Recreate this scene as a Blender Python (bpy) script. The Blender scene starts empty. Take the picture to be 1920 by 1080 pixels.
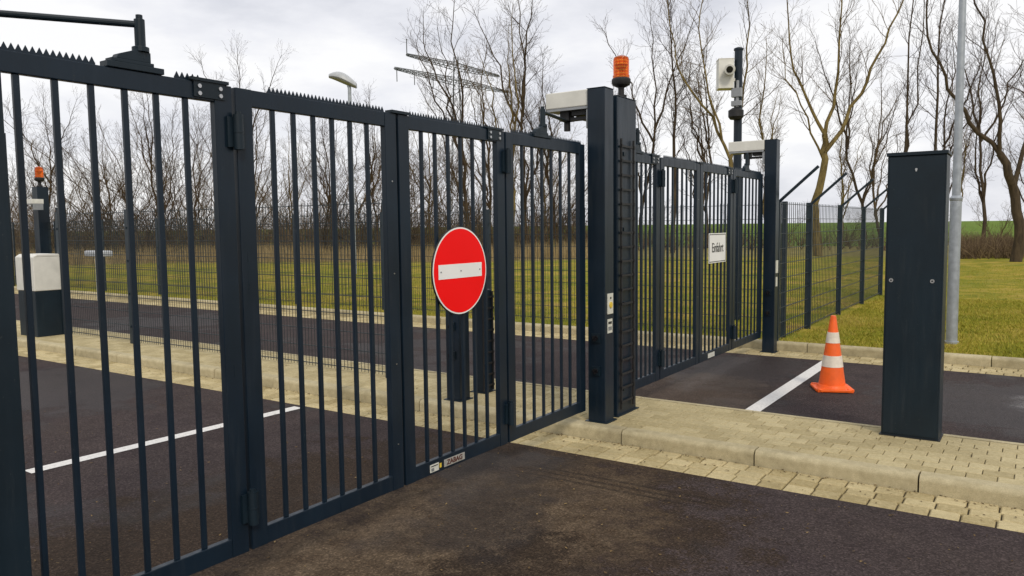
import bpy, math, random
import numpy as np
from mathutils import Vector, Matrix
random.seed(7); np.random.seed(7)
S=bpy.context.scene
COL=S.collection
rad=math.radians

# ------------------------------------------------------------ camera
yaw,pitch,roll=0.59684,0.07907,-0.01166
F=Vector((-math.sin(yaw)*math.cos(pitch),math.cos(yaw)*math.cos(pitch),-math.sin(pitch)))
R0=Vector((math.cos(yaw),math.sin(yaw),0)); U0=R0.cross(F)
R=R0*math.cos(roll)+U0*math.sin(roll); U=U0*math.cos(roll)-R0*math.sin(roll)
cam=bpy.data.cameras.new("camera"); co=bpy.data.objects.new("camera",cam); COL.objects.link(co)
M=Matrix((R,U,-F)).transposed().to_4x4(); M.translation=Vector((2.92037,0,1.65)); co.matrix_world=M
cam.sensor_width=36; cam.lens=36*1461.3/1920; cam.clip_end=3000; cam.clip_start=0.05
S.camera=co
S.view_settings.view_transform='Standard'; S.view_settings.look='None'; S.view_settings.exposure=0

# ------------------------------------------------------------ materials
def newmat(name):
    m=bpy.data.materials.new(name); m.use_nodes=True
    nt=m.node_tree; b=nt.nodes["Principled BSDF"]
    return m,nt,b
def ramp(nt,fac,stops):
    r=nt.nodes.new("ShaderNodeValToRGB"); e=r.color_ramp.elements
    while len(e)<len(stops): e.new(0.5)
    for i,(p,c) in enumerate(stops):
        e[i].position=p; e[i].color=(c,c,c,1) if not hasattr(c,'__len__') else (*c,1)
    nt.links.new(fac,r.inputs[0]); return r.outputs[0]
def coords(nt): return nt.nodes.new("ShaderNodeTexCoord").outputs["Object"]
def noise(nt,co,scale,detail=4,rough=.55):
    n=nt.nodes.new("ShaderNodeTexNoise"); n.inputs["Scale"].default_value=scale; n.inputs["Detail"].default_value=detail; n.inputs["Roughness"].default_value=rough
    nt.links.new(co,n.inputs["Vector"]); return n.outputs["Fac"]
def mix(nt,fac,a,b,mode='MIX'):
    m=nt.nodes.new("ShaderNodeMix"); m.data_type='RGBA'; m.blend_type=mode
    for s,v in ((m.inputs[0],fac),(m.inputs[6],a),(m.inputs[7],b)):
        if isinstance(v,(int,float)): s.default_value=v
        elif isinstance(v,tuple): s.default_value=(*v,1)
        else: nt.links.new(v,s)
    return m.outputs[2]
def math_(nt,op,a,b=None,clamp=False):
    m=nt.nodes.new("ShaderNodeMath"); m.operation=op; m.use_clamp=clamp
    for i,v in enumerate((a,b)):
        if v is None: continue
        if isinstance(v,(int,float)): m.inputs[i].default_value=v
        else: nt.links.new(v,m.inputs[i])
    return m.outputs[0]
def bump(nt,b,h,strength=.3,dist=.01):
    n=nt.nodes.new("ShaderNodeBump"); n.inputs["Strength"].default_value=strength; n.inputs["Distance"].default_value=dist
    nt.links.new(h,n.inputs["Height"]); nt.links.new(n.outputs[0],b.inputs["Normal"])
def simple(name,c,rough=.5,metal=0,var=.15,scale=8,bs=0,spec=.5):
    m,nt,b=newmat(name); cc=coords(nt)
    n=noise(nt,cc,scale,4)
    lo=tuple(x*(1-var) for x in c); hi=tuple(min(1,x*(1+var)) for x in c)
    nt.links.new(ramp(nt,n,[(.3,lo),(.7,hi)]),b.inputs["Base Color"])
    nt.links.new(ramp(nt,n,[(.3,max(0,rough-.08)),(.7,min(1,rough+.1))]),b.inputs["Roughness"])
    b.inputs["Metallic"].default_value=metal; b.inputs["Specular IOR Level"].default_value=spec
    if bs: bump(nt,b,noise(nt,cc,scale*20,2),bs,.002)
    return m
def paint(name,c,rough):
    m,nt,b=newmat(name); cc=coords(nt)
    n=noise(nt,cc,2.5,5,.6); sp=noise(nt,cc,60,3,.8)
    base=ramp(nt,n,[(.3,tuple(x*.8 for x in c)),(.7,tuple(x*1.25 for x in c))])
    mp=nt.nodes.new("ShaderNodeMapping"); mp.inputs["Scale"].default_value=(9,9,.9); nt.links.new(cc,mp.inputs[0])
    st=noise(nt,mp.outputs[0],2.5,5,.65)
    base=mix(nt,ramp(nt,st,[(.55,0),(.8,.09)]),base,(.10,.10,.09))
    base=mix(nt,ramp(nt,sp,[(.67,0),(.73,.3)]),base,(.12,.12,.10))
    nt.links.new(base,b.inputs["Base Color"])
    nt.links.new(ramp(nt,st,[(.3,rough-.06),(.7,rough+.16)]),b.inputs["Roughness"])
    b.inputs["Specular IOR Level"].default_value=.33
    bump(nt,b,noise(nt,cc,240,2,.6),.12,.001)
    return m
PAINT=paint("anthracite_paint",(.0052,.0135,.0245),.33)
PAINT2=paint("anthracite_paint_matte",(.0062,.0150,.0232),.40)
BLACK=simple("black_rubber",(.010,.010,.011),.6)
GALV=simple("galvanised_steel",(.36,.39,.42),.42,.45,.15,14)
STEEL=simple("steel_bolt",(.5,.5,.5),.3,.9)
WHITEP=simple("white_housing",(.68,.67,.61),.4,0,.10,6)
LAMPG=simple("lamp_shell_grey",(.42,.44,.46),.4,0,.10,6)
WHITES=simple("white_sign_film",(.86,.86,.83),.35,0,.03,4)
RED=simple("red_sign_film",(.97,.002,.003),.42,0,.02,3,spec=.2)
SBLACK=simple("black_lettering",(.015,.015,.015),.4)
GREYS=simple("grey_sign_back",(.3,.31,.32),.4,.5)
LABEL=simple("label_sticker",(.62,.62,.55),.4,0,.08,60)
PLATE=simple("silver_plate",(.42,.41,.37),.35,.2,.15,40)
YEL=simple("yellow_switch",(.7,.5,.05),.4)
ORANGE=simple("cone_orange",(.92,.125,.008),.45,0,.14,9)
CWHITE=simple("cone_reflective_band",(.78,.70,.58),.45,0,.16,14)
GLASS=simple("dark_glass",(.01,.01,.012),.08)
WIRE=simple("fence_wire",(.012,.022,.027),.5)
FPOST=simple("fence_post_paint",(.011,.022,.032),.4)
def dome_mat():
    m,nt,b=newmat("orange_beacon_plastic"); cc=coords(nt)
    w=nt.nodes.new("ShaderNodeTexWave"); w.bands_direction='Z'; w.inputs["Scale"].default_value=14; nt.links.new(cc,w.inputs[0])
    nt.links.new(ramp(nt,w.outputs["Fac"],[(0,(.75,.07,.006)),(.5,(1,.16,.01)),(1,(1,.32,.04))]),b.inputs["Base Color"])
    b.inputs["Roughness"].default_value=.08; b.inputs["Transmission Weight"].default_value=.7; b.inputs["IOR"].default_value=1.25
    return m
DOME=dome_mat()

def asphalt():
    m,nt,b=newmat("asphalt"); cc=coords(nt)
    big=noise(nt,cc,.42,4,.62); mid=noise(nt,cc,2.2,6,.76); fine=noise(nt,cc,75,2,.75); lar=noise(nt,cc,1.1,4,.6)
    mid2=noise(nt,cc,7,5,.72)
    vor=nt.nodes.new("ShaderNodeTexVoronoi"); vor.inputs["Scale"].default_value=105; nt.links.new(cc,vor.inputs["Vector"])
    sep=nt.nodes.new("ShaderNodeSeparateXYZ"); nt.links.new(cc,sep.inputs[0])
    def blob(cx,cy,rx,ry,lo,hi,k=2.4,kf=1.2,k2=1.2):
        dx=math_(nt,'DIVIDE',math_(nt,'SUBTRACT',sep.outputs[0],cx),rx)
        dy=math_(nt,'DIVIDE',math_(nt,'SUBTRACT',sep.outputs[1],cy),ry)
        d=math_(nt,'ADD',math_(nt,'MULTIPLY',dx,dx),math_(nt,'MULTIPLY',dy,dy))
        dd=math_(nt,'ADD',d,math_(nt,'MULTIPLY',math_(nt,'SUBTRACT',mid,.5),k))
        dd=math_(nt,'ADD',dd,math_(nt,'MULTIPLY',math_(nt,'SUBTRACT',mid2,.5),k2))
        dd=math_(nt,'ADD',dd,math_(nt,'MULTIPLY',math_(nt,'SUBTRACT',fine,.5),kf))
        return ramp(nt,dd,[(lo,1),(hi,0)])
    dust=blob(.45,3.0,.95,1.9,.5,.99,3.0,1.4,2.2)
    rim=blob(.1,2.7,1.8,2.9,.75,.99)
    stain=blob(.95,2.75,.45,.8,.35,.9,3.6,1.4,2.4)
    stain2=blob(.35,1.9,.35,.5,.35,.9,3.6,1.4,2.4)
    base=ramp(nt,mid,[(.3,(.033,.024,.025)),(.5,(.050,.038,.039)),(.72,(.073,.056,.057))])
    base=mix(nt,ramp(nt,lar,[(.35,0),(.65,.6)]),base,(.053,.040,.035))
    dustc=ramp(nt,mid2,[(.35,(.066,.045,.028)),(.5,(.098,.070,.045)),(.65,(.14,.102,.066))])
    c=mix(nt,math_(nt,'MULTIPLY',rim,.85),base,(.040,.027,.018))
    c=mix(nt,math_(nt,'MULTIPLY',dust,.85),c,dustc)
    for s_ in (stain,stain2): c=mix(nt,math_(nt,'MULTIPLY',s_,.75),c,(.025,.017,.012))
    for cy in (4.28,4.36,4.44):
        c=mix(nt,math_(nt,'MULTIPLY',blob(.75,cy,.9,.022,.3,1.0,.6,1.0,.4),.5),c,(.018,.014,.012))
    wet=ramp(nt,big,[(.50,0),(.56,1)])
    w2=blob(.15,8.7,.75,1.6,.4,.8)
    w4=blob(3.0,8.2,1.7,1.3,.5,.9)
    w3=blob(3.35,8.4,.75,.75,.35,.85)
    wet=math_(nt,'MAXIMUM',math_(nt,'MAXIMUM',wet,w2),w4)
    c=mix(nt,math_(nt,'MULTIPLY',wet,.55),c,(.016,.012,.012))
    c=mix(nt,math_(nt,'MULTIPLY',blob(.1,7.3,.8,1.1,.5,.95),.7),c,(.082,.060,.045))
    sp=ramp(nt,vor.outputs["Color"],[(.05,.5),(.6,1.0),(.97,1.9)])
    c=mix(nt,.8,c,sp,'MULTIPLY')
    c=mix(nt,.6,c,ramp(nt,fine,[(.3,.5),(.7,1.55)]),'MULTIPLY')
    grit=nt.nodes.new("ShaderNodeTexVoronoi"); grit.inputs["Scale"].default_value=22; nt.links.new(cc,grit.inputs["Vector"])
    c=mix(nt,ramp(nt,grit.outputs["Distance"],[(.05,.8),(.09,0)]),c,(.16,.13,.09))
    nt.links.new(c,b.inputs["Base Color"])
    r=mix(nt,wet,(.88,.88,.88),(.5,.5,.5))
    pud=math_(nt,'MULTIPLY',w3,ramp(nt,lar,[(.42,0),(.52,1)]))
    r=mix(nt,pud,r,(.10,.10,.10)); nt.links.new(r,b.inputs["Roughness"])
    nt.links.new(math_(nt,'ADD',math_(nt,'MULTIPLY',pud,.45),.12),b.inputs["Specular IOR Level"])
    h=math_(nt,'ADD',vor.outputs["Distance"],fine)
    h=math_(nt,'MULTIPLY',h,math_(nt,'SUBTRACT',1.05,pud))
    bump(nt,b,h,.6,.005)
    return m
ASPH=asphalt()
def vcol_stone(name,lo,hi,scale=40,tw=.28,dirt=.35):
    m,nt,b=newmat(name); cc=coords(nt)
    a=nt.nodes.new("ShaderNodeAttribute"); a.attribute_name="tone"
    n=noise(nt,cc,scale,4,.7); n2=noise(nt,cc,1.6,6,.68)
    f=math_(nt,'ADD',math_(nt,'MULTIPLY',math_(nt,'SUBTRACT',a.outputs["Fac"],.5),tw),n)
    c=ramp(nt,f,[(.25,lo),(.75,hi)])
    c=mix(nt,ramp(nt,n2,[(.48,0),(.72,dirt)]),c,tuple(x*.4 for x in lo))
    fn=noise(nt,cc,200,2,.7)
    c=mix(nt,.5,c,ramp(nt,fn,[(.3,.62),(.7,1.32)]),'MULTIPLY')
    nt.links.new(c,b.inputs["Base Color"]); b.inputs["Roughness"].default_value=.85; b.inputs["Specular IOR Level"].default_value=.2
    bump(nt,b,fn,.4,.003); return m
PAVER=vcol_stone("concrete_paver",(.36,.295,.155),(.54,.46,.27),tw=.34)
COBBLE=vcol_stone("gutter_block",(.35,.28,.14),(.56,.47,.27),tw=.45)
KERB=vcol_stone("kerb_concrete",(.37,.315,.19),(.54,.47,.30),14,dirt=.5)
SAND=simple("joint_sand",(.07,.055,.03),.95,0,.35,20)
def linepaint():
    m,nt,b=newmat("road_marking_paint"); cc=coords(nt)
    n=noise(nt,cc,45,6,.75)
    nt.links.new(ramp(nt,n,[(.27,(.1,.09,.09)),(.37,(.62,.605,.58)),(.7,(.83,.815,.79))]),b.inputs["Base Color"])
    b.inputs["Roughness"].default_value=.7; bump(nt,b,noise(nt,cc,150,2),.3,.003); return m
LINE=linepaint()
def grassmat():
    m,nt,b=newmat("grass_ground"); cc=coords(nt)
    sep=nt.nodes.new("ShaderNodeSeparateXYZ"); nt.links.new(cc,sep.inputs[0])
    dep=math_(nt,'ADD',math_(nt,'MULTIPLY',sep.outputs[0],-.562),math_(nt,'MULTIPLY',sep.outputs[1],.827))
    n1=noise(nt,cc,.35,5,.6); n2=noise(nt,cc,1.3,6,.7); n3=noise(nt,cc,40,2,.7)
    lawn=ramp(nt,n2,[(.32,(.12,.135,.012)),(.48,(.29,.25,.025)),(.58,(.42,.31,.06)),(.68,(.30,.20,.07))])
    lawn=mix(nt,ramp(nt,n1,[(.42,0),(.6,.6)]),lawn,(.14,.18,.015))
    lawn=mix(nt,.6,lawn,ramp(nt,n3,[(.3,.5),(.7,1.4)]),'MULTIPLY')
    dry=ramp(nt,n2,[(.3,(.16,.15,.04)),(.7,(.32,.26,.10))])
    field=ramp(nt,n1,[(.3,(.085,.15,.018)),(.7,(.15,.21,.035))])
    e=math_(nt,'ADD',dep,math_(nt,'MULTIPLY',n2,8))
    f1=math_(nt,'MULTIPLY',math_(nt,'SUBTRACT',e,37),.2,True)
    f2=math_(nt,'MULTIPLY',math_(nt,'SUBTRACT',e,52),.2,True)
    c=mix(nt,f1,lawn,dry); c=mix(nt,f2,c,field)
    nt.links.new(c,b.inputs["Base Color"]); b.inputs["Roughness"].default_value=.95; b.inputs["Specular IOR Level"].default_value=.1
    bump(nt,b,n3,.8,.04); return m
GRASSG=grassmat()
def attrmat(name,stops,rough=.8):
    m,nt,b=newmat(name)
    a=nt.nodes.new("ShaderNodeAttribute"); a.attribute_name="tone"
    nt.links.new(ramp(nt,a.outputs["Fac"],stops),b.inputs["Base Color"]); b.inputs["Roughness"].default_value=rough
    b.inputs["Specular IOR Level"].default_value=.15
    return m
BLADE=attrmat("grass_blades",[(0,(.11,.15,.012)),(.45,(.28,.265,.028)),(.8,(.44,.34,.07)),(1,(.48,.34,.12))])
REED=attrmat("dry_reeds",[(0,(.16,.115,.05)),(.6,(.36,.27,.13)),(1,(.48,.38,.20))])
TWIG=attrmat("brush_twigs",[(0,(.07,.045,.028)),(.6,(.15,.105,.062)),(1,(.25,.18,.10))])
LITTER=attrmat("leaf_litter",[(0,(.05,.032,.018)),(.6,(.13,.085,.04)),(1,(.26,.18,.08))])
def bark(name,lo,hi):
    m,nt,b=newmat(name); cc=coords(nt)
    mp=nt.nodes.new("ShaderNodeMapping"); mp.inputs["Scale"].default_value=(3,3,.8); nt.links.new(cc,mp.inputs[0])
    n=noise(nt,mp.outputs[0],2.2,5,.7)
    nt.links.new(ramp(nt,n,[(.3,lo),(.7,hi)]),b.inputs["Base Color"]); b.inputs["Roughness"].default_value=.9; b.inputs["Specular IOR Level"].default_value=.15
    bump(nt,b,n,.6,.05); return m
BARKY=bark("lichen_bark",(.075,.055,.025),(.27,.205,.08))
BARKD=bark("dark_bark",(.032,.024,.017),(.10,.074,.045))
BARKM=bark("brown_bark",(.045,.032,.020),(.13,.092,.05))
def twig(name,c):
    m,nt,b=newmat(name); n=noise(nt,coords(nt),.6,2)
    nt.links.new(ramp(nt,n,[(.3,tuple(x*.6 for x in c)),(.7,tuple(x*1.4 for x in c))]),b.inputs["Base Color"]); b.inputs["Roughness"].default_value=.9; b.inputs["Specular IOR Level"].default_value=.1
    return m
TWY=twig("yellow_twig_bark",(.12,.083,.038))
TWD=twig("brown_twig_bark",(.07,.047,.032))

# ------------------------------------------------------------ mesh builder
class MB:
    def __init__(s): s.v=[]; s.f=[]; s.m=[]; s.t=[]
    def add(s,vs,fs,m=0,tone=None):
        o=len(s.v); s.v+= [tuple(p) for p in vs]; s.f+=[tuple(i+o for i in f) for f in fs]; s.m+=[m]*len(fs)
        if tone is not None: s.t+=[tone]*len(vs)
    def box(s,x0,x1,y0,y1,z0,z1,m=0,tone=None):
        v=[(x0,y0,z0),(x1,y0,z0),(x1,y1,z0),(x0,y1,z0),(x0,y0,z1),(x1,y0,z1),(x1,y1,z1),(x0,y1,z1)]
        s.add(v,[(0,3,2,1),(4,5,6,7),(0,1,5,4),(1,2,6,5),(2,3,7,6),(3,0,4,7)],m,tone)
    def tube(s,p0,p1,r0,r1=None,n=12,m=0,caps=True):
        r1=r0 if r1 is None else r1
        p0=Vector(p0);p1=Vector(p1);d=(p1-p0).normalized()
        a=d.orthogonal().normalized();b=d.cross(a)
        vs=[]
        for p,r in ((p0,r0),(p1,r1)):
            for i in range(n):
                t=2*math.pi*i/n; vs.append(p+a*r*math.cos(t)+b*r*math.sin(t))
        fs=[(i,(i+1)%n,n+(i+1)%n,n+i) for i in range(n)]
        if caps: fs+=[tuple(range(n-1,-1,-1)),tuple(range(n,2*n))]
        s.add(vs,fs,m)
    def lathe(s,c,prof,n=24,m=0,ax='z'):
        vs=[];fs=[]
        for r,z in prof:
            for i in range(n):
                t=2*math.pi*i/n
                if ax=='z': vs.append((c[0]+r*math.cos(t),c[1]+r*math.sin(t),c[2]+z))
                else: vs.append((c[0]+z,c[1]+r*math.cos(t),c[2]+r*math.sin(t)))
        k=len(prof)
        for j in range(k-1):
            for i in range(n): fs.append((j*n+i,j*n+(i+1)%n,(j+1)*n+(i+1)%n,(j+1)*n+i))
        fs.append(tuple(range(n-1,-1,-1))); fs.append(tuple(range((k-1)*n,k*n)))
        s.add(vs,fs,m)
    def prism(s,pts,axis,a0,a1,m=0):
        n=len(pts)
        def mk(p,a):
            return {'x':(a,p[0],p[1]),'y':(p[0],a,p[1]),'z':(p[0],p[1],a)}[axis]
        vs=[mk(p,a0) for p in pts]+[mk(p,a1) for p in pts]
        fs=[tuple(range(n-1,-1,-1)),tuple(range(n,2*n))]+[(i,(i+1)%n,n+(i+1)%n,n+i) for i in range(n)]
        s.add(vs,fs,m)
    def mesh(s,name,mats,smooth=False):
        me=bpy.data.meshes.new(name); me.from_pydata(s.v,[],s.f)
        for m in mats: me.materials.append(m)
        if any(s.m): me.polygons.foreach_set("material_index",s.m)
        if s.t:
            a=me.attributes.new("tone",'FLOAT','POINT'); a.data.foreach_set("value",s.t)
        if smooth: me.polygons.foreach_set("use_smooth",[True]*len(s.f))
        me.update(); return me
def fixn(me):
    import bmesh
    bm=bmesh.new(); bm.from_mesh(me); bmesh.ops.recalc_face_normals(bm,faces=bm.faces); bm.to_mesh(me); bm.free()
def ob(name,mb,mats,parent=None,bev=0,smooth=False,loc=None,label=None,cat=None,kind=None,group=None):
    if mb is None: o=bpy.data.objects.new(name,None); o.empty_display_size=.2
    else:
        me=mb if isinstance(mb,bpy.types.Mesh) else mb.mesh(name,mats,smooth)
        if not isinstance(mb,bpy.types.Mesh): fixn(me)
        o=bpy.data.objects.new(name,me)
    COL.objects.link(o)
    if loc: o.location=loc
    if parent: o.parent=parent
    if bev:
        b=o.modifiers.new("bevel",'BEVEL'); b.width=bev; b.segments=2; b.limit_method='ANGLE'; b.angle_limit=rad(40)
    if smooth and mb is not None:
        try: o.data.set_sharp_from_angle(angle=rad(35))
        except Exception: pass
    if label: o["label"]=label
    if cat: o["category"]=cat
    if kind: o["kind"]=kind
    if group: o["group"]=group
    return o
def copytree(src,loc,rotz=0,scale=1,**props):
    t=src.copy(); COL.objects.link(t); t.location=loc; t.rotation_euler=(0,0,rotz); t.scale=(scale,)*3
    for k,v in props.items(): t[k]=v
    for c in src.children:
        cc=c.copy(); COL.objects.link(cc); cc.parent=t
    return t
def text(name,s,size,mat,parent,loc,rot,sx=1,depth=.0008,bold=0):
    cu=bpy.data.curves.new(name,'FONT'); cu.body=s; cu.size=size; cu.align_x='CENTER'; cu.align_y='CENTER'; cu.extrude=depth; cu.offset=bold
    t=bpy.data.objects.new(name+"_tmp",cu); COL.objects.link(t)
    dg=bpy.context.evaluated_depsgraph_get(); me=bpy.data.meshes.new_from_object(t.evaluated_get(dg))
    bpy.data.objects.remove(t); me.materials.clear(); me.materials.append(mat)
    o=bpy.data.objects.new(name,me); COL.objects.link(o); o.parent=parent; o.location=loc; o.rotation_euler=rot; o.scale=(sx,1,1)
    return o

# ------------------------------------------------------------ ground
Y_AS=4.83; Y_K=5.22; Y_I2=6.4; Y_G2=9.75; Y_K2=10.22; Y_V=10.36
def axis(vals,lo,hi):
    return sorted(set([v for v in vals if lo<=v<=hi]))
xs=axis([-900,-600,-400,-250,-160,-110]+list(np.arange(-80,61,2.5))+[90,140,220,350,500,800],-900,900)
ys=axis([-400,-200,-100,-50,-20,0,5,Y_V-.03,Y_V]+list(np.arange(12,101,2.5))+[115,135,160,200,260,350,500,800,1300],-400,1300)
def gh(x,y):
    if y<Y_V-.01: return -.03
    dep=-.562*x+.827*y
    h=.075
    if dep>25: h+=.12*(math.sin(x*.23+y*.11)+math.sin(x*.13-y*.21+1))*min(1,(dep-25)/15)*.6
    if dep>50:
        t=min(1,(dep-50)/120); h+=1.3*t*t*(3-2*t)
    return h
mb=MB(); nx=len(xs)
vs=[(x,y,gh(x,y)) for y in ys for x in xs]
fs=[(j*nx+i,j*nx+i+1,(j+1)*nx+i+1,(j+1)*nx+i) for j in range(len(ys)-1) for i in range(nx-1)]
mb.add(vs,fs); ob("ground",mb,[GRASSG],kind="structure")
def sheet(name,x0,x1,y0,y1,z,mat):
    mb=MB(); mb.add([(x0,y0,z),(x1,y0,z),(x1,y1,z),(x0,y1,z)],[(0,1,2,3)]); return ob(name,mb,[mat],kind="structure")
sheet("road",-60,30,-14,Y_AS,0,ASPH)
sheet("road",-60,30,Y_I2,Y_G2,0,ASPH)
sheet("gutter_bed",-60,30,Y_AS,Y_K+.05,-.010,SAND)
sheet("gutter_bed",-60,30,Y_G2,Y_K2+.05,-.010,SAND)
sheet("pavement_bed",-60,30,Y_K+.05,Y_I2-.06,.094,SAND)
def line(x0,y0,x1,y1,w):
    d=Vector((x1-x0,y1-y0,0)).normalized(); n=Vector((-d.y,d.x,0))*w/2
    a=Vector((x0,y0,.004));b=Vector((x1,y1,.004))
    mb=MB(); mb.add([a-n,b-n,b+n,a+n],[(0,1,2,3)]); ob("road_marking",mb,[LINE],kind="structure")
line(-2.80,2.46,-2.72,4.76,.12)
line(.86,6.5,.86,9.7,.135)
def block(mb,x0,x1,y0,y1,zt,zb,g=.004,b=.006):
    x0+=g;x1-=g;y0+=g;y1-=g
    dz=[random.uniform(-.0015,.0015) for _ in range(4)]
    v=[(x0,y0,zb),(x1,y0,zb),(x1,y1,zb),(x0,y1,zb),
       (x0,y0,zt-b+dz[0]),(x1,y0,zt-b+dz[1]),(x1,y1,zt-b+dz[2]),(x0,y1,zt-b+dz[3]),
       (x0+b,y0+b,zt+dz[0]),(x1-b,y0+b,zt+dz[1]),(x1-b,y1-b,zt+dz[2]),(x0+b,y1-b,zt+dz[3])]
    f=[(0,1,5,4),(1,2,6,5),(2,3,7,6),(3,0,4,7),(4,5,9,8),(5,6,10,9),(6,7,11,10),(7,4,8,11),(8,9,10,11)]
    mb.add(v,f,0,random.random())
mb=MB()
y0=Y_K+.12; W=(Y_I2-.085-y0); nr=8; L=.165
for j in range(nr):
    x=-22+(L/2 if j%2 else 0)
    while x<9:
        block(mb,x,x+L,y0+W*j/nr,y0+W*(j+1)/nr,.104,.06,.0022,.0045); x+=L
ob("pavement",mb,[PAVER],kind="structure")
mb=MB()
for (a,b) in ((Y_AS,Y_K),(Y_G2,Y_K2)):
    w=(b-a)/3
    for j in range(3):
        x=-24+random.random()*.2
        while x<9:
            l=random.choice((.155,.16,.165,.17)); block(mb,x,x+l,a+j*w,a+(j+1)*w,.006,-.05,.0045,.008); x+=l
ob("gutter",mb,[COBBLE],kind="structure")
def kerb(ya,yb,front,z,L=1.0,xa=-24,xb=9,off=0):
    mb=MB(); x=xa+off; n=6; r=.035
    while x<xb:
        if front<0:
            pts=[(ya,-.05),(ya,z-r)]+[(ya+r-r*math.cos(t),z-r+r*math.sin(t)) for t in [i*math.pi/2/n for i in range(1,n+1)]]+[(yb,z),(yb,-.05)]
        else:
            pts=[(yb,-.05),(yb,z-r)]+[(yb-r+r*math.cos(t),z-r+r*math.sin(t)) for t in [i*math.pi/2/n for i in range(1,n+1)]]+[(ya,z),(ya,-.05)]
        m2=MB(); e=random.uniform(-.005,.005)
        m2.prism([(p[0]+e,p[1]) for p in pts],'x',x+.005,x+L-.005)
        mb.add(m2.v,m2.f,0,random.random()); x+=L
    return ob("kerb",mb,[KERB],kind="structure")
kerb(Y_K,Y_K+.12,-1,.107,off=.35)
kerb(Y_I2-.08,Y_I2,1,.107)
kerb(Y_K2,Y_V-.02,-1,.115,off=.5)

# ------------------------------------------------------------ gates
def hinge_mesh(L=.15,r=.022):
    mb=MB(); mb.tube((0,0,-L/2),(0,0,L/2),r,n=16); mb.tube((0,0,-.003),(0,0,.003),r+.002,n=16); mb.tube((0,0,L/2),(0,0,L/2+.012),r*.6,n=12)
    mb.box(-.03,-.012,-.045,.045,-L/2+.01,L/2-.01); return mb
def spike_strip(y0,y1,z0):
    mb=MB(); n=max(1,int((y1-y0)/.0225)); p=(y1-y0)/n
    mb.box(-.019,-.015,y0,y1,z0,z0+.008)
    for i in range(n):
        a=y0+i*p; mb.prism([(a+.001,z0+.007),(a+p-.001,z0+.007),(a+p/2,z0+.028)],'x',-.0188,-.0152)
    return mb
GD=.036
def leaf(parent,y0,y1,z0,z1,spans,nb=6,st=.086,bw=.011,bd=.009):
    mb=MB(); D=GD; g=.009; y0+=g;y1-=g
    mb.box(-D,0,y0,y0+st,z0,z1); mb.box(-D,0,y1-st,y1,z0,z1)
    mb.box(-D+.002,-.002,y0+st,y1-st,z1-.075,z1-.001); mb.box(-D+.002,-.002,y0+st,y1-st,z0+.001,z0+.085)
    w=(y1-y0-2*st)/(nb+1)
    for i in range(nb):
        c=y0+st+w*(i+1); mb.box(-D/2-bd,-D/2+bd,c-bw,c+bw,z0+.085,z1-.075)
    l=ob("gate_leaf",mb,[PAINT],parent,bev=.003)
    for a,b in spans: ob("spike_strip",spike_strip(a,b,z1+.001),[PAINT],l)
    return l
ZT,ZB=2.266,.196
def bracket(parent,y,z):
    mb=MB(); mb.box(-.05,.012,y-.09,y+.09,z+.001,z+.014)
    mb.box(.0015,.006,y-.075,y+.075,z-.065,z+.001)
    for dy in (-.05,.05):
        mb.tube((.004,y+dy,z-.02),(.011,y+dy,z-.02),.009,n=8,m=1); mb.tube((.004,y+dy,z-.05),(.011,y+dy,z-.05),.009,n=8,m=1)
    ob("joint_bracket",mb,[PAINT2,STEEL],parent)
def fgate(bounds,label,spans,arms,bw,bd):
    g=ob("folding_gate",None,None,loc=None,label=label,cat="gate")
    Ls=[]
    for i in range(4):
        l=leaf(g,bounds[i],bounds[i+1],ZB,ZT,spans[i],bw=bw,bd=bd); Ls.append(l)
    for k in (1,3):
        for z in (2.07,.40):
            ob("hinge",hinge_mesh(),[PAINT2],Ls[k],loc=(.024,bounds[k],z),smooth=True)
        bracket(Ls[k-1],bounds[k]-.12,ZT)
    mb=MB(); y=bounds[2]; mb.box(-.034,-.016,y-.0085,y+.0085,ZB+.02,ZT-.02)
    ob("closing_seal",mb,[BLACK],Ls[2])
    mb=MB(); mb.box(-.04,.012,y-.05,y+.09,ZT+.001,ZT+.016); ob("stop_plate",mb,[PAINT2],Ls[2])
    for z in (.45,.9,1.4,1.9):
        mb=MB(); mb.tube((-.002,y-.05,z),(.003,y-.05,z),.004,n=8)
        ob("leaf_screw",mb,[STEEL],Ls[1])
    for (y,a) in arms:
        mb=MB()
        mb.box(-.05,.005,y-.15,y+.08,ZT+.001,ZT+.024)
        mb.box(-.046,.001,y-.13,y+.04,ZT+.024,ZT+.038)
        mb.prism([(y-.11,ZT+.038),(y+.03,ZT+.038),(y+.03,ZT+.078),(y-.03,ZT+.082),(y-.10,ZT+.056)],'x',-.043,-.003)
        mb.tube((-.022,y,ZT+.05),(-.022,y,ZT+.205),.020,n=16); mb.tube((-.022,y,ZT+.205),(-.022,y,ZT+.222),.013,n=12)
        mb.tube((-.022,y,ZT+.078),(-.022,y,ZT+.098),.032,n=16)
        mb.tube((-.022,y,ZT+.185),(a[0],a[1],ZT+.21),.013,n=12)
        k=min(range(4),key=lambda i:abs((bounds[i]+bounds[i+1])/2-y))
        ob("drive_arm",mb,[PAINT2],Ls[k],bev=.002)
    return g,Ls
b1=[1.078,2.168,3.205,4.237,5.32]
g1,L1=fgate(b1,"closed anthracite steel folding gate with spiked top across the road",
  [[(1.10,1.58),(1.90,2.02)],[(2.36,3.12)],[(3.32,4.10)],[(4.33,5.28)]],[(1.765,(-.75,.85)),(4.74,(-.24,5.45))],.011,.009)
mb=MB(); mb.box(.002,.062,1.05,1.225,ZB-.06,ZT-.085); ob("closing_edge_profile",mb,[PAINT2],L1[0],bev=.004)
b2=[5.90,6.75,7.76,8.80,9.94]
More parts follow.
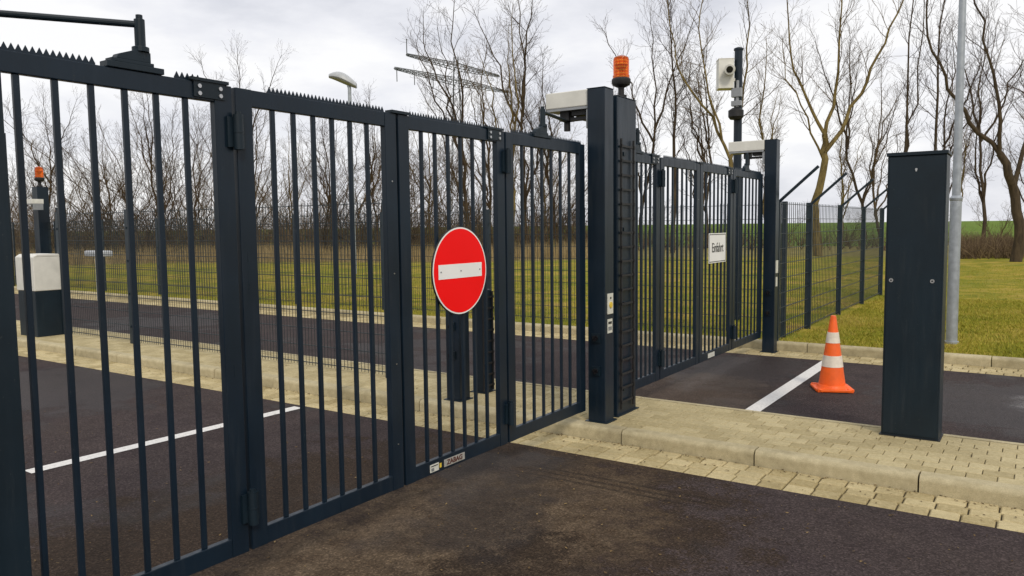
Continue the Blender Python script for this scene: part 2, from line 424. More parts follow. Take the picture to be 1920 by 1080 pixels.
g2,L2=fgate(b2,"closed anthracite folding gate carrying the entrance sign",
  [[(5.95,6.7)],[(6.85,7.7)],[(7.85,8.75)],[(8.9,9.9)]],[(6.30,(-.24,5.98)),(9.35,(-.24,10.05))],.011,.009)
mb=MB(); mb.box(.0,.002,3.42,3.50,.212,.258); mb.box(.002,.0028,3.43,3.49,.244,.250,1); mb.box(.002,.0028,3.43,3.455,.217,.236,2)
mb.box(0,.002,3.508,3.525,.222,.248,3)
ob("warning_sticker",mb,[LABEL,SBLACK,GREYS,YEL],L1[2])
mb=MB(); mb.box(.0,.003,3.55,3.75,.214,.258); npl=ob("maker_plate",mb,[PLATE],L1[2])
text("maker_lettering","ZABAG",.042,simple("brown_lettering",(.10,.03,.02),.4),npl,(.0045,3.65,.236),(rad(90),0,rad(90)),1.1,bold=.001)
mb=MB(); mb.box(.0,.003,8.02,8.22,.212,.262); ob("maker_plate",mb,[LABEL],L2[2])
def gpost(name,x0,x1,y0,y1,zb,zt,label,**kw):
    p=ob(name,None,None,loc=None,label=label,cat="gate post",**kw)
    mb=MB(); mb.box(x0,x1,y0,y1,zb,zt); ob("column",mb,[PAINT],p,bev=.006)
    mb=MB(); mb.box(x0-.002,x1+.002,y0-.002,y1+.002,zt+.0005,zt+.006); ob("post_cap",mb,[PAINT2],p)
    mb=MB(); mb.box(x0-.02,x1+.02,y0-.02,y1+.02,zb,zb+.012); ob("base_plate",mb,[PAINT2],p)
    return p
def photocell(p,x,y,z,scr):
    mb=MB(); mb.box(x-.035,x+.035,y-.014,y,z-.035,z+.035); mb.tube((x,y-.012,z),(x,y-.032,z),.022,n=14,m=1)
    if scr: mb.tube((x,y-.030,z+.01),(x,y-.045,z+.01),.012,n=10,m=1)
    ob("photocell",mb,[PAINT2,GLASS],p)
p1=gpost("gate_post",0,.15,5.35,5.50,.1,2.69,"tall square anthracite gate post on the paved island")
for z in (.775,.515): photocell(p1,.075,5.35,z,True)
mb=MB(); mb.box(.15,.158,5.385,5.475,.96,1.12); mb.tube((.157,5.43,1.03),(.166,5.43,1.03),.024,n=16,m=1); mb.tube((.157,5.43,1.085),(.162,5.43,1.085),.009,n=10,m=2); ob("key_switch",mb,[LABEL,YEL,SBLACK],p1,bev=.001)
mb=MB(); mb.box(.15,.153,5.39,5.47,.81,.92); mb.box(.1528,.1536,5.40,5.46,.88,.9,1); mb.box(.1528,.1536,5.40,5.46,.83,.86,2); ob("label_plate",mb,[LABEL,SBLACK,GREYS],p1)
p2=gpost("gate_post",0,.13,5.60,5.95,.1,2.66,"anthracite gate post with rungs of safety grid and orange beacon")
def ladder(parent,x,y0,y1,z0,z1,n):
    mb=MB(); mb.box(x,x+.012,y0,y0+.016,z0,z1); mb.box(x,x+.012,y1-.016,y1,z0,z1)
    for i in range(n):
        z=z0+(z1-z0)*(i+.5)/n; mb.box(x+.001,x+.011,y0+.015,y1-.015,z-.008,z+.008); mb.box(x+.011,x+.018,y0-.001,y0+.018,z-.012,z+.012); mb.box(x+.011,x+.018,y1-.018,y1+.001,z-.012,z+.012)
    ob("guard_grid",mb,[BLACK],parent)
ladder(p2,.142,5.63,5.87,.16,2.33,19)
for z in (.3,1.0,1.6,2.2):
    mb=MB(); mb.box(.13,.142,5.7,5.74,z,z+.03)
    ob("grid_bracket",mb,[PAINT2],p2)
p3=gpost("gate_post",0,.15,9.98,10.13,.0,2.69,"tall square anthracite gate post beside the grass verge")
for z in (.775,.515): photocell(p3,.075,9.98,z,False)
mb=MB(); mb.box(.15,.157,10.01,10.10,1.02,1.18); ob("key_switch",mb,[LABEL],p3)
mb=MB(); mb.box(.15,.153,10.02,10.09,.85,.97); ob("label_plate",mb,[LABEL],p3)
gpost("gate_post",0,.15,.88,1.03,.0,2.69,"square anthracite gate post carrying the folding drive arm")
def operator(y0,y1,label,w=.40):
    o=ob("gate_operator",None,None,label=label,cat="gate motor",group="gate motors on the gate posts")
    mb=MB(); mb.box(-w,-.004,y0,y1,2.57,2.695); ob("housing",mb,[WHITEP],o,bev=.007)
    mb=MB(); mb.box(-w+.008,-.01,y0+.006,y1-.006,2.55,2.571); mb.box(-.03,-.002,y0+.02,y1-.02,2.40,2.555); ob("mounting_tray",mb,[GREYS],o)
    mb=MB(); yc=(y0+y1)/2; mb.tube((-.24,yc,2.40),(-.24,yc,2.551),.026,n=16); mb.box(-.28,-.20,yc-.045,yc+.045,2.475,2.551)
    mb.box(-.24,-.03,yc-.03,yc+.03,2.475,2.50); mb.box(-.17,-.05,yc-.05,yc+.05,2.51,2.551)
    ob("gearbox_shaft",mb,[BLACK],o)
    return o
operator(5.37,5.55,"white motor housing fixed beside the gate post top",.385)
operator(5.88,6.08,"white motor housing fixed beside the gate post top")
operator(9.97,10.19,"white motor housing fixed beside the gate post top",.46)
operator(.78,1.02,"white motor housing fixed beside the gate post top")
def beacon(loc,label,sc=1):
    o=ob("warning_beacon",None,None,loc=loc,label=label,cat="beacon")
    mb=MB(); mb.tube((0,0,0),(0,0,.02),.04,n=16); mb.tube((0,0,.018),(0,0,.08),.022,n=16); mb.lathe((0,0,.075),[(.03,0),(.06,.015),(.068,.03),(.068,.055),(.06,.065)],n=24); ob("beacon_base",mb,[BLACK],o,smooth=True)
    mb=MB(); mb.lathe((0,0,.14),[(.060,0),(.060,.018),(.056,.022),(.057,.125),(.052,.145),(.03,.157),(.005,.16)],n=32); ob("beacon_dome",mb,[DOME],o,smooth=True)
    mb=MB(); mb.tube((0,0,.142),(0,0,.20),.012,n=12); mb.lathe((0,0,.19),[(.012,0),(.03,.02),(.036,.045)],n=12); ob("beacon_reflector",mb,[STEEL],o)
    o.scale=(sc,)*3; return o
beacon((.08,5.775,2.668),"orange rotating warning beacon on top of the gate post",1.12)

# ------------------------------------------------------------ signs
s=ob("no_entry_sign",None,None,loc=(.008,3.73,1.385),label="round red no-entry sign with white bar on the gate",cat="road sign")
r=.264
mb=MB(); mb.lathe((0,0,0),[(r,-.008),(r+.004,-.006),(r+.004,.001),(r,.002)],n=64,ax='x'); ob("sign_back",mb,[BLACK],s,smooth=True)
mb=MB(); mb.lathe((0,0,0),[(r-.001,.0022),(r-.001,.0032)],n=64,ax='x'); ob("sign_rim",mb,[WHITES],s)
mb=MB(); mb.lathe((0,0,0),[(r-.010,.0034),(r-.010,.0042)],n=64,ax='x'); ob("sign_face",mb,[RED],s)
mb=MB(); mb.box(.0044,.0052,-.212,.212,-.043,.043); ob("sign_bar",mb,[WHITES],s)
for yy in (-.19,0,.19):
    mb=MB(); mb.tube((.005,yy,0),(.0075,yy,0),.005,n=12); ob("bolt",mb,[GREYS],s)
s=ob("entrance_sign",None,None,loc=(.006,8.27,1.39),label="white rectangular sign with black border reading Einfahrt on the gate",cat="sign")
mb=MB(); mb.box(0,.003,-.27,.27,-.16,.16); ob("sign_plate",mb,[WHITES],s,bev=.001)
mb=MB()
for a in ((-.258,.258,.142,.150),(-.258,.258,-.150,-.142),(-.258,-.250,-.1425,.1425),(.250,.258,-.1425,.1425)): mb.box(.0032,.0042,a[0],a[1],a[2],a[3])
ob("sign_border",mb,[SBLACK],s)
text("sign_lettering","Einfahrt",.145,SBLACK,s,(.0045,0,0),(rad(90),0,rad(90)),.80,bold=.0008)

# ------------------------------------------------------------ cabinet pillar
c=ob("control_pillar",None,None,loc=(1.997,6.13,.104),label="tall dark anthracite service pillar on the paved island",cat="cabinet")
mb=MB(); mb.box(0,.37,0,.23,.0,2.005); ob("pillar_body",mb,[PAINT2],c,bev=.004)
mb=MB(); mb.box(-.008,.378,-.012,.238,2.007,2.032); ob("pillar_lid",mb,[PAINT2],c,bev=.003)
mb=MB(); mb.box(.012,.358,-.006,-.0005,.02,1.995); ob("pillar_door",mb,[PAINT2],c,bev=.002)
for xx,zz in ((.042,1.13),(.303,1.13)):
    mb=MB(); mb.tube((xx,-.005,zz),(xx,-.012,zz),.014,n=16); mb.tube((xx,-.011,zz),(xx,-.014,zz),.006,n=8,m=1); ob("door_lock",mb,[STEEL,SBLACK],c)
mb=MB(); mb.box(.178,.188,-.010,-.0062,1.895,1.915); mb.tube((.183,-.006,1.91),(.183,-.011,1.91),.008,n=10); ob("keyhole",mb,[STEEL],c)
mb=MB(); mb.box(-.012,.382,-.012,.242,-.002,.006); ob("pillar_base",mb,[BLACK],c)

# ------------------------------------------------------------ cone
c=ob("traffic_cone",None,None,loc=(1.25,8.08,.0),label="orange traffic cone with two white bands standing on asphalt",cat="traffic cone"); c.rotation_euler=(0,0,.42)
mb=MB(); q=.178; e=.04
pts=[(q,-q+e),(q,q-e),(q-e,q),(-q+e,q),(-q,q-e),(-q,-q+e),(-q+e,-q),(q-e,-q)]
mb.prism(pts,'z',.006,.030); mb.lathe((0,0,.028),[(.15,0),(.142,.010),(.133,.03)],n=32)
for sx in (-1,1):
    for sy in (-1,1): mb.box(sx*.14-.025,sx*.14+.025,sy*.14-.025,sy*.14+.025,0,.036)
ob("cone_base",mb,[ORANGE],c,bev=.004)
def cr(z): return .124-.096*(z-.055)/(.72-.055)
mb=MB()
mb.lathe((0,0,0),[(cr(.055)+.002,.05),(cr(.72),.72),(cr(.73)*.9,.735),(cr(.735)*.6,.738)],n=32); ob("cone_body",mb,[ORANGE],c,smooth=True)
for a,b in ((.235,.345),(.47,.575)):
    mb=MB(); mb.lathe((0,0,0),[(cr(a)+.0035,a),(cr(b)+.0035,b)],n=32); ob("reflective_band",mb,[CWHITE],c,smooth=True)

# ------------------------------------------------------------ lamp posts
c=ob("lamp_post",None,None,loc=(2.0,11.45,.075),label="tall galvanised lamp post standing in the grass",cat="lamp post")
mb=MB(); mb.tube((0,0,0),(0,0,1.83),.067,.067,n=24); mb.lathe((0,0,1.83),[(.067,0),(.074,.01),(.074,.04),(.05,.07)],n=24); mb.tube((0,0,1.88),(0,0,6.6),.05,.034,n=24); ob("pole",mb,[GALV],c,smooth=True)
mb=MB(); mb.tube((0,0,-.0),(0,0,.03),.085,n=24); ob("base_collar",mb,[GALV],c)
mb=MB(); mb.lathe((-.35,0,6.62),[(.12,-.02),(.16,.0),(.13,.06),(.05,.09)],n=16); mb.tube((0,0,6.58),(-.3,0,6.64),.03,n=10); ob("lamp_head",mb,[GREYS],c,smooth=True)
c=ob("street_lamp",None,None,loc=(-16.75,19.25,.075),label="grey street lamp with curved shell head beyond the fence",cat="street lamp")
mb=MB(); mb.tube((0,0,0),(0,0,6.35),.075,.06,n=14); mb.tube((0,0,6.32),(-.05,-.03,6.5),.055,n=10); ob("pole",mb,[GALV],c,smooth=True)
def shell(thick,dz):
    mb=MB(); pr=[]
    for i in range(11):
        t=i/10; pr.append((.24-.92*t,6.38+.34*math.sin(t*math.pi*.5)+dz, .06+.17*math.sin(math.pi*min(1,.1+t*.86))))
    vs=[];fs=[]
    for (x,z,w) in pr:
        for k in range(10):
            a=math.pi*k/9; vs.append((x,w*math.cos(a),z+thick*math.sin(a)*w/.15))
    for i in range(10):
        for k in range(9): fs.append((i*10+k,i*10+k+1,(i+1)*10+k+1,(i+1)*10+k))
        fs.append((i*10,(i+1)*10,(i+1)*10+9,i*10+9))
    fs.append(tuple(range(10))); fs.append(tuple(range(109,99,-1)))
    mb.add(vs,fs); return mb
o=ob("lamp_head",shell(.15,0),[LAMPG],c,smooth=True); o.rotation_euler=(0,0,rad(34)); 
o=ob("lamp_underside",shell(-.09,-.004),[GREYS],c,smooth=True); o.rotation_euler=(0,0,rad(34))

# ------------------------------------------------------------ camera mast
c=ob("camera_mast",None,None,loc=(-1.2,12.6,.075),label="dark steel mast with white surveillance camera near the fence",cat="camera mast")
mb=MB(); mb.tube((0,0,0),(0,0,4.35),.068,.064,n=18); mb.lathe((0,0,4.34),[(.075,0),(.075,.03),(.03,.05)],n=18); ob("mast",mb,[PAINT],c,smooth=True)
h=ob("camera_box",None,None,parent=c,loc=(0,0,3.95)); h.rotation_euler=(0,0,.5)
mb=MB(); mb.box(-.33,-.09,-.12,.12,-.22,.24); mb.box(-.335,-.085,-.125,.125,.238,.252); mb.box(-.10,-.0,-.03,.03,-.1,-.05); ob("housing",mb,[WHITEP],h,bev=.01)
h2=ob("surveillance_camera",None,None,parent=c,loc=(-.07,-.2,4.02)); h2.rotation_euler=(0,0,.3)
mb=MB(); mb.tube((0,.18,.03),(0,-.16,-.03),.075,.085,n=20); ob("camera_body",mb,[WHITEP],h2,smooth=True,bev=.006)
mb=MB(); mb.tube((0,-.158,-.03),(0,-.170,-.032),.052,n=18); ob("lens",mb,[GLASS],h2)
mb=MB(); mb.box(-.07,.09,-.14,-.06,-.36,-.22); mb.box(-.07,.09,-.14,-.06,-.50,-.42); mb.tube((.02,-.1,-.52),(.02,-.1,-.1),.025,n=12); ob("bracket",mb,[GREYS],c,bev=.004).location=(0,0,3.95)
mb=MB(); mb.lathe((.0,-.10,3.24),[(.09,0),(.12,.04),(.12,.14),(.06,.18)],n=18); ob("infrared_lamp",mb,[BLACK],c,smooth=True)

# ------------------------------------------------------------ fences
def panel(L,H,r=.0022,sp=.05):
    mb=MB(); n=int(L/sp)
    for i in range(n+1):
        x=L*i/n; mb.box(x-r,x+r,-r,r,0,H)
    k=int(H/.2)
    for i in range(k+1):
        z=.03+(H-.06)*i/k; mb.box(0,L,r*.9,r+.006,z-.0036,z+.0036); mb.box(0,L,-r-.006,-r*.9,z-.0036,z+.0036)
    return mb.mesh("mesh_panel",[WIRE])
def fence(name,pts,H,zb,label,arm=None,pw=.03,r=.0022,sp=.05):
    f=ob(name,None,None,label=label,cat="fence")
    for i,p in enumerate(pts):
        mb=MB(); mb.box(-pw,pw,-.02,.02,0,H+.03); mb.box(-pw-.002,pw+.002,-.022,.022,H+.029,H+.04)
        if arm:
            a=Vector((0,0,H)); b=Vector((arm[0],arm[1],H+arm[2])); mb.tube(a,b,.026,n=4)
        for k in range(4): mb.box(-.012,.012,-.032,-.019,H*(k+.5)/4,H*(k+.5)/4+.03)
        ob("fence_post",mb,[FPOST],f,loc=(p[0],p[1],zb))
    me={}
    for a,b in zip(pts[:-1],pts[1:]):
        d=Vector((b[0]-a[0],b[1]-a[1],0)); L=round(d.length,2)
        if L not in me: me[L]=panel(L,H,r,sp)
        o=ob("mesh_panel",me[L],None,f,loc=(a[0],a[1],zb+.03)); o.rotation_euler=(0,0,math.atan2(d.y,d.x))
    return f
fence("boundary_fence",[(.08,y) for y in (10.3,12.0,14.1,16.2,18.3)],1.83,.075,"dark wire mesh fence with angled top outriggers along the lawn",arm=(.5,0,.45),pw=.04,r=.0036,sp=.1)
fence("lane_fence",[(x,10.95) for x in np.arange(0,-38,-2.5)],1.83,.075,"dark green wire mesh fence between lane and meadow",r=.0026)
fence("island_fence",[(-2.6,5.86),(-4.98,5.86),(-7.37,5.86),(-9.25,5.86)],1.80,.1,"dark wire mesh fence standing on the paved island",pw=.04)
p=gpost("fence_gate_post",-1.45,-1.30,5.37,5.52,.1,1.40,"short anthracite post with sensors on the paved island")
for z in (.775,.515): photocell(p,-1.375,5.37,z,False)
p=gpost("fence_gate_post",-1.45,-1.32,5.76,5.90,.1,1.06,"low anthracite post with guard grid on the island"); ladder(p,-1.315,5.74,5.9,.12,1.05,9)

# ------------------------------------------------------------ distant second gate line and barrier cabinet
c=ob("barrier_cabinet",None,None,loc=(-9.5,5.68,.1),label="white barrier cabinet on dark plinth on the paved island",cat="barrier cabinet")
mb=MB(); mb.box(-.27,.27,-.20,.20,0,.68); ob("plinth",mb,[PAINT2],c,bev=.01)
mb=MB(); mb.box(-.28,.28,-.21,.21,.682,1.18); mb.prism([(-.21,1.179),(.21,1.179),(.15,1.22),(-.15,1.22)],'x',-.28,.28); ob("housing",mb,[WHITEP],c,bev=.01)
mb=MB(); mb.box(.14,.19,-.214,-.21,1.05,1.11); ob("red_sticker",mb,[RED],c)
c=ob("barrier_drive",None,None,loc=(-15.5,9.75,.0),label="low grey barrier drive unit beside the far lane",cat="barrier")
mb=MB(); mb.box(-.06,.06,-.06,.06,0,1.05); ob("pedestal",mb,[GALV],c,bev=.01)
mb=MB(); mb.box(-.42,.42,-.12,.12,1.052,1.19); ob("housing",mb,[LAMPG],c,bev=.03)
p=gpost("gate_post",-20.65,-20.35,10.7,11.0,0,2.9,"distant anthracite gate post topped by orange beacon")
p=gpost("gate_post",-19.6,-19.42,10.8,10.98,0,2.3,"distant shorter anthracite gate post beside the fence")
o=operator(10.65,10.95,"white motor housing on the distant gate post",.5); o.location=(-19.9,-.3,-.15)
beacon((-20.5,10.85,2.91),"orange warning beacon on the distant gate post",1.9)
c=ob("camera_mast",None,None,loc=(-22,10.6,0),label="distant dark mast with small white surveillance camera",cat="camera mast")
mb=MB(); mb.tube((0,0,0),(0,0,4.5),.09,n=12); ob("mast",mb,[PAINT],c); mb=MB(); mb.box(-.2,.15,-.25,-.07,3.8,4.2); mb.box(-.03,.03,-.08,0,3.9,4.0); ob("housing",mb,[WHITEP],c,bev=.01)

# ------------------------------------------------------------ trees
def tubepoly(V,Fc,pts,rs,n):
    o=len(V); k=len(pts)
    up=None
    for i in range(k):
        d=(pts[min(i+1,k-1)]-pts[max(i-1,0)]).normalized()
        a=d.orthogonal().normalized() if up is None else (up-d*up.dot(d)).normalized()
        up=a; b=d.cross(a)
        for j in range(n):
            t=2*math.pi*j/n; V.append(pts[i]+(a*math.cos(t)+b*math.sin(t))*rs[i])
    for i in range(k-1):
        for j in range(n):
            Fc.append((o+i*n+j,o+i*n+(j+1)%n,o+(i+1)*n+(j+1)%n,o+(i+1)*n+j))
class Tree:
    def __init__(s,rng): s.V=[[],[]]; s.F=[[],[]]; s.r=rng
    def emit(s,pts,rs):
        k=0 if rs[0]>.032 else 1
        tubepoly(s.V[k],s.F[k],pts,rs,7 if rs[0]>.032 else (4 if rs[0]>.02 else 3))
    def path(s,p,d,L,r0,r1,n,wob,up):
        pts=[p.copy()];rs=[r0]
        for i in range(n):
            d=(d+Vector((s.r.gauss(0,wob),s.r.gauss(0,wob),s.r.gauss(0,wob)+up))).normalized()
            p=p+d*(L/n); pts.append(p.copy()); rs.append(r0+(r1-r0)*(i+1)/n)
        return pts,rs
    def sprout(s,pts,rs,lvl,maxl,dens,Ls,start=.25,ang=(24,52),up=.07):
        L=sum((pts[i+1]-pts[i]).length for i in range(len(pts)-1))
        n=max(3,int(L*dens))
        for k in range(n):
            t=start+(1-start)*(k+s.r.random())/n; t=min(t,.985)
            x=t*(len(pts)-1); i=int(x); f=x-i
            p=pts[i].lerp(pts[i+1],f); r=rs[i]*(1-f)+rs[i+1]*f
            d=(pts[i+1]-pts[i]).normalized()
            ax=d.orthogonal().normalized(); ax.rotate(Matrix.Rotation(s.r.uniform(0,2*math.pi),3,d))
            dd=d.copy(); dd.rotate(Matrix.Rotation(rad(s.r.uniform(*ang)),3,ax)); dd=(dd+Vector((0,0,.12))).normalized()
            l=Ls*s.r.uniform(.5,1.25)*(1.15-.6*t)
            rr=min(r*.6,max(.0075,l*.0118))
            q,rq=s.path(p,dd,l,rr,max(.0048,rr*.3),4 if lvl<maxl else 3,.15,up)
            s.emit(q,rq)
            if lvl<maxl: s.sprout(q,rq,lvl+1,maxl,dens*1.45,Ls*.54,.12,ang,up)
    def limb(s,ctrl,r0,r1,Ls,dens=1.5,maxl=3,start=.2):
        pts=[]
        for i in range(len(ctrl)-1):
            for k in range(3):
                f=k/3; pts.append(ctrl[i].lerp(ctrl[i+1],f)+Vector((s.r.gauss(0,.06),s.r.gauss(0,.06),0)))
        pts.append(ctrl[-1]); n=len(pts)
        pts[0]=ctrl[0]
        rs=[r0+(r1-r0)*(i/(n-1))**.85 for i in range(n)]
        s.emit(pts,rs); s.sprout(pts,rs,1,maxl,dens,Ls,start)
    def build(s,name,mt,mw,label,loc,group=None):
        t=ob("bare_tree",None,None,loc=loc,label=label,cat="tree")
        if group: t["group"]=group
        for k,(nm,m) in enumerate((("trunk",mt),("crown",mw))):
            me=bpy.data.meshes.new(nm); me.from_pydata([tuple(v) for v in s.V[k]],[],s.F[k]); me.materials.append(m)
            me.polygons.foreach_set("use_smooth",[True]*len(s.F[k])); me.update()
            o=bpy.data.objects.new(nm,me); COL.objects.link(o); o.parent=t
        return t
R2=Vector((.827,.562,0)); F2=Vector((-.562,.827,0))
def hero(seed,loc,limbs,mt,mw,label):
    T=Tree(random.Random(seed))
    for ctrl,r0,r1,Ls,dens,st in limbs:
        T.limb([R2*c[0]+F2*c[1]+Vector((0,0,c[2])) for c in ctrl],r0*.74,r1*.8,Ls*.95,dens*1.35,3,st)
    return T.build("t",mt,mw,label,loc)
hero(1,(-6.07,39.8,0),[
 ([(0,0,-.1),(-.13,0,2.6),(.26,0,4.7),(.2,0,5.9)],.30,.17,1.6,.7,.6),
 ([(.2,0,5.9),(-.5,.3,7.6),(-1.2,.4,9.0),(-1.5,.5,11.2),(-1.4,.5,14.5)],.12,.02,2.3,1.5,.15),
 ([(.2,0,5.7),(.6,-.3,7.9),(.65,-.4,10.5),(.9,-.3,14.6)],.14,.02,2.3,1.5,.2),
 ([(.2,0,5.0),(1.4,.1,6.6),(2.2,.2,8.4),(3.0,.3,10.2),(4.0,.3,12.4),(4.6,.3,14.2)],.16,.02,2.2,1.4,.25),
 ([(.2,0,4.6),(-.9,-.5,6.6),(-1.9,-.7,8.4),(-2.2,-.8,10.4)],.08,.015,2.0,1.6,.2)],
 BARKY,TWY,"tall bare tree with forked yellowish trunk behind the fence")
hero(2,(2.1,35.7,0),[
 ([(0,0,-.1),(.15,0,1.5),(-.15,0,3.0),(-.75,0,4.2)],.30,.17,1.5,.8,.5),
 ([(-.75,0,4.2),(-1.75,.2,5.4),(-2.6,.3,6.7),(-3.3,.3,8.1),(-3.6,.2,9.8),(-3.7,.2,11.5)],.13,.02,2.0,1.6,.2),
 ([(-.75,0,4.2),(-1.1,-.3,6.0),(-1.45,-.3,7.7),(-2.1,-.3,9.7),(-2.3,-.3,11.5)],.11,.02,2.0,1.5,.2),
 ([(-.15,0,3.0),(.5,.2,5.1),(.6,.3,7.1),(.9,.3,10.5)],.13,.02,2.2,1.6,.15)],
 BARKD,TWD,"bare tree with leaning curved trunk in dry brush")
hero(3,(-10.2,39.5,0),[
 ([(0,0,-.1),(-.05,0,2.6),(-.15,0,4.9)],.20,.15,1.8,.8,.5),
 ([(-.15,0,4.9),(-1.2,.2,7.1),(-2.5,.3,9.0),(-3.1,.3,10.7),(-3.4,.3,13.4)],.12,.02,2.3,1.5,.15),
 ([(-.15,0,4.9),(.4,-.2,7.6),(.7,-.2,10.4),(.6,-.1,13.6)],.12,.02,2.3,1.5,.15),
 ([(-.6,0,5.9),(-1.4,-.4,8.2),(-1.9,-.5,11.3),(-1.8,-.5,13.5)],.09,.02,2.2,1.5,.15)],
 BARKY,TWY,"bare tree with several ascending yellowish limbs")
hero(4,(-13.5,39.6,0),[
 ([(0,0,-.1),(.05,0,4.0),(.1,0,7.5),(-.1,0,10.6),(-.3,0,14.2)],.18,.02,2.4,1.7,.3)],BARKD,TWD,"slender upright bare tree with fine side branches")
hero(5,(-2.4,39.9,0),[([(0,0,-.1),(-.1,0,4.0),(.1,0,8),(.2,0,13.6)],.14,.02,1.9,1.5,.35),([(-.1,0,4.2),(.6,.2,7),(.8,.2,12)],.08,.02,1.6,1.4,.3)],BARKD,TWD,"thin straight bare tree rising behind the pillar")
hero(6,(-1.3,41.3,0),[([(0,0,-.1),(.1,0,4.5),(0,0,9),(.4,0,14)],.14,.02,2.0,1.5,.3)],BARKD,TWD,"thin straight bare tree rising behind the pillar")
def generic(seed,H,bush=False):
    rng=random.Random(seed); T=Tree(rng)
    if not bush:
        c=[Vector((0,0,-.1))]; p=Vector((0,0,0))
        for i in range(5): p=p+Vector((rng.gauss(0,.26),rng.gauss(0,.26),H/5)); c.append(p.copy())
        T.limb(c,H*.0088,.012,H*.15,2.1,3,.2)
        for k in range(4):
            t=rng.uniform(.15,.5); a=rng.uniform(0,6.28); q=c[int(t*5)].lerp(c[int(t*5)+1],t*5-int(t*5)); cc=[q]
            for i in range(4): q=q+Vector((math.cos(a)*H*.045,math.sin(a)*H*.045,H*.12))+Vector((rng.gauss(0,.18),rng.gauss(0,.18),0)); cc.append(q)
            T.limb(cc,H*.0052,.010,H*.13,2.1,3,.15)
    else:
        for k in range(6):
            a=rng.uniform(0,6.28); q=Vector((math.cos(a)*.15,math.sin(a)*.15,-.05)); cc=[q]; sp=rng.uniform(.07,.17)
            for i in range(4): q=q+Vector((math.cos(a)*H*sp,math.sin(a)*H*sp,H*.19))+Vector((rng.gauss(0,.16),rng.gauss(0,.16),0)); cc.append(q)
            T.limb(cc,.033,.009,H*.24,2.0,3,.06)
    return T
lab_t="bare leafless deciduous tree in the belt of trees"; lab_b="many-stemmed leafless shrub tree with dense fine twigs"
gt=[generic(20+i,h).build("t",BARKY if i==1 else (BARKM if i==3 else BARKD),TWY if i%2 else TWD,lab_t,(0,0,0),"bare trees in the tree belt") for i,h in enumerate((13,12,14,11))]
gb=[generic(40+i,h,True).build("t",BARKM,TWD if i%2 else TWY,lab_b,(0,0,0),"leafless shrubs in the tree belt") for i,h in enumerate((6.5,7.5,5.5))]
rng=random.Random(5)
used=set()
def put(src,px,z,sc):
    xr=px/1461*z; p=Vector((2.92,0,0))+F2*z+R2*xr
    loc=(p.x,p.y,gh(p.x,p.y)-.05); rot=rng.uniform(0,6.28)
    if src.name not in used:
        used.add(src.name); src.location=loc; src.rotation_euler=(0,0,rot); src.scale=(sc,)*3
    else: copytree(src,loc,rot,sc)
talls=[(-70,46,1.2),(0,44,1.15),(30,50,1.2),(-40,52,1.25),(90,50,.95),(180,55,.85),(-520,58,1.05),(-480,54,.95),(-250,56,.85),(-150,54,.85),(245,47,1.0),(340,52,1.0),(370,47,1.0),(480,47,1.05),(660,50,1.0),(700,44,.95),(790,48,1.0),(840,54,1.0),(880,43,.95),(960,48,.95),(1050,45,.9),(620,60,.95),(-650,52,.8),(-760,54,.78),(-330,55,.72),(60,60,1.0),(-870,52,.75),(-700,58,.85),(-600,56,.75),(-410,56,.75)]
for i,(a,z,s_) in enumerate(talls): put(gt[i%4],a,z,s_)
for i in range(56):
    a=-1000+i*42+rng.uniform(-25,25) if i<46 else -980+(i-46)*115+rng.uniform(-30,30)
    if a>120 and i%3: continue
    put(gb[i%3],a,rng.uniform(42,58),rng.uniform(.9,1.35) if a<150 else rng.uniform(.45,.65))

# ------------------------------------------------------------ stuff: grass, reeds, brush, litter
def blades(name,P,H,W,lean,mat,kind="stuff"):
    n=len(P); a=np.random.rand(n)*2*np.pi; la=np.random.rand(n)*2*np.pi
    dx=np.cos(a)*W/2;dy=np.sin(a)*W/2
    V=np.zeros((n,3,3)); V[:,0]=P; V[:,1]=P; V[:,2]=P
    V[:,0,0]-=dx;V[:,0,1]-=dy;V[:,1,0]+=dx;V[:,1,1]+=dy
    V[:,2,0]+=np.cos(la)*lean*H;V[:,2,1]+=np.sin(la)*lean*H;V[:,2,2]+=H
    me=bpy.data.meshes.new(name); me.vertices.add(3*n); me.vertices.foreach_set("co",V.reshape(-1))
    me.loops.add(3*n); me.loops.foreach_set("vertex_index",np.arange(3*n)); me.polygons.add(n); me.polygons.foreach_set("loop_start",np.arange(0,3*n,3))
    me.materials.append(mat)
    t=np.repeat(np.clip(np.random.rand(n)*.5+.5*(np.sin(P[:,0]*.9+np.sin(P[:,1]*1.3)*1.5)*np.sin(P[:,1]*.7+1+np.sin(P[:,0]*1.7))*.5+.5),0,1),3)
    at=me.attributes.new("tone",'FLOAT','POINT'); at.data.foreach_set("value",t)
    me.update(); me.validate(); o=bpy.data.objects.new(name,me); COL.objects.link(o); o["kind"]=kind; return o
def rnd(n,x0,x1,y0,y1,z=.075):
    P=np.zeros((n,3)); P[:,0]=np.random.uniform(x0,x1,n); P[:,1]=np.random.uniform(y0,y1,n); P[:,2]=z; return P
P=np.concatenate([rnd(70000,.2,6,Y_V+.01,18),rnd(35000,-14,.2,Y_V+.01,20),rnd(22000,-3,10,18,32),rnd(15000,-34,-12,Y_V+.01,26)])
n=len(P); blades("lawn_grass",P,np.random.uniform(.015,.048,n),np.random.uniform(.006,.014,n),.7,BLADE)
P=rnd(1500,-8,6,Y_V-.02,Y_V+.06,.08); n=len(P); blades("kerb_edge_grass",P,np.random.uniform(.04,.10,n),np.random.uniform(.006,.012,n),.8,BLADE)
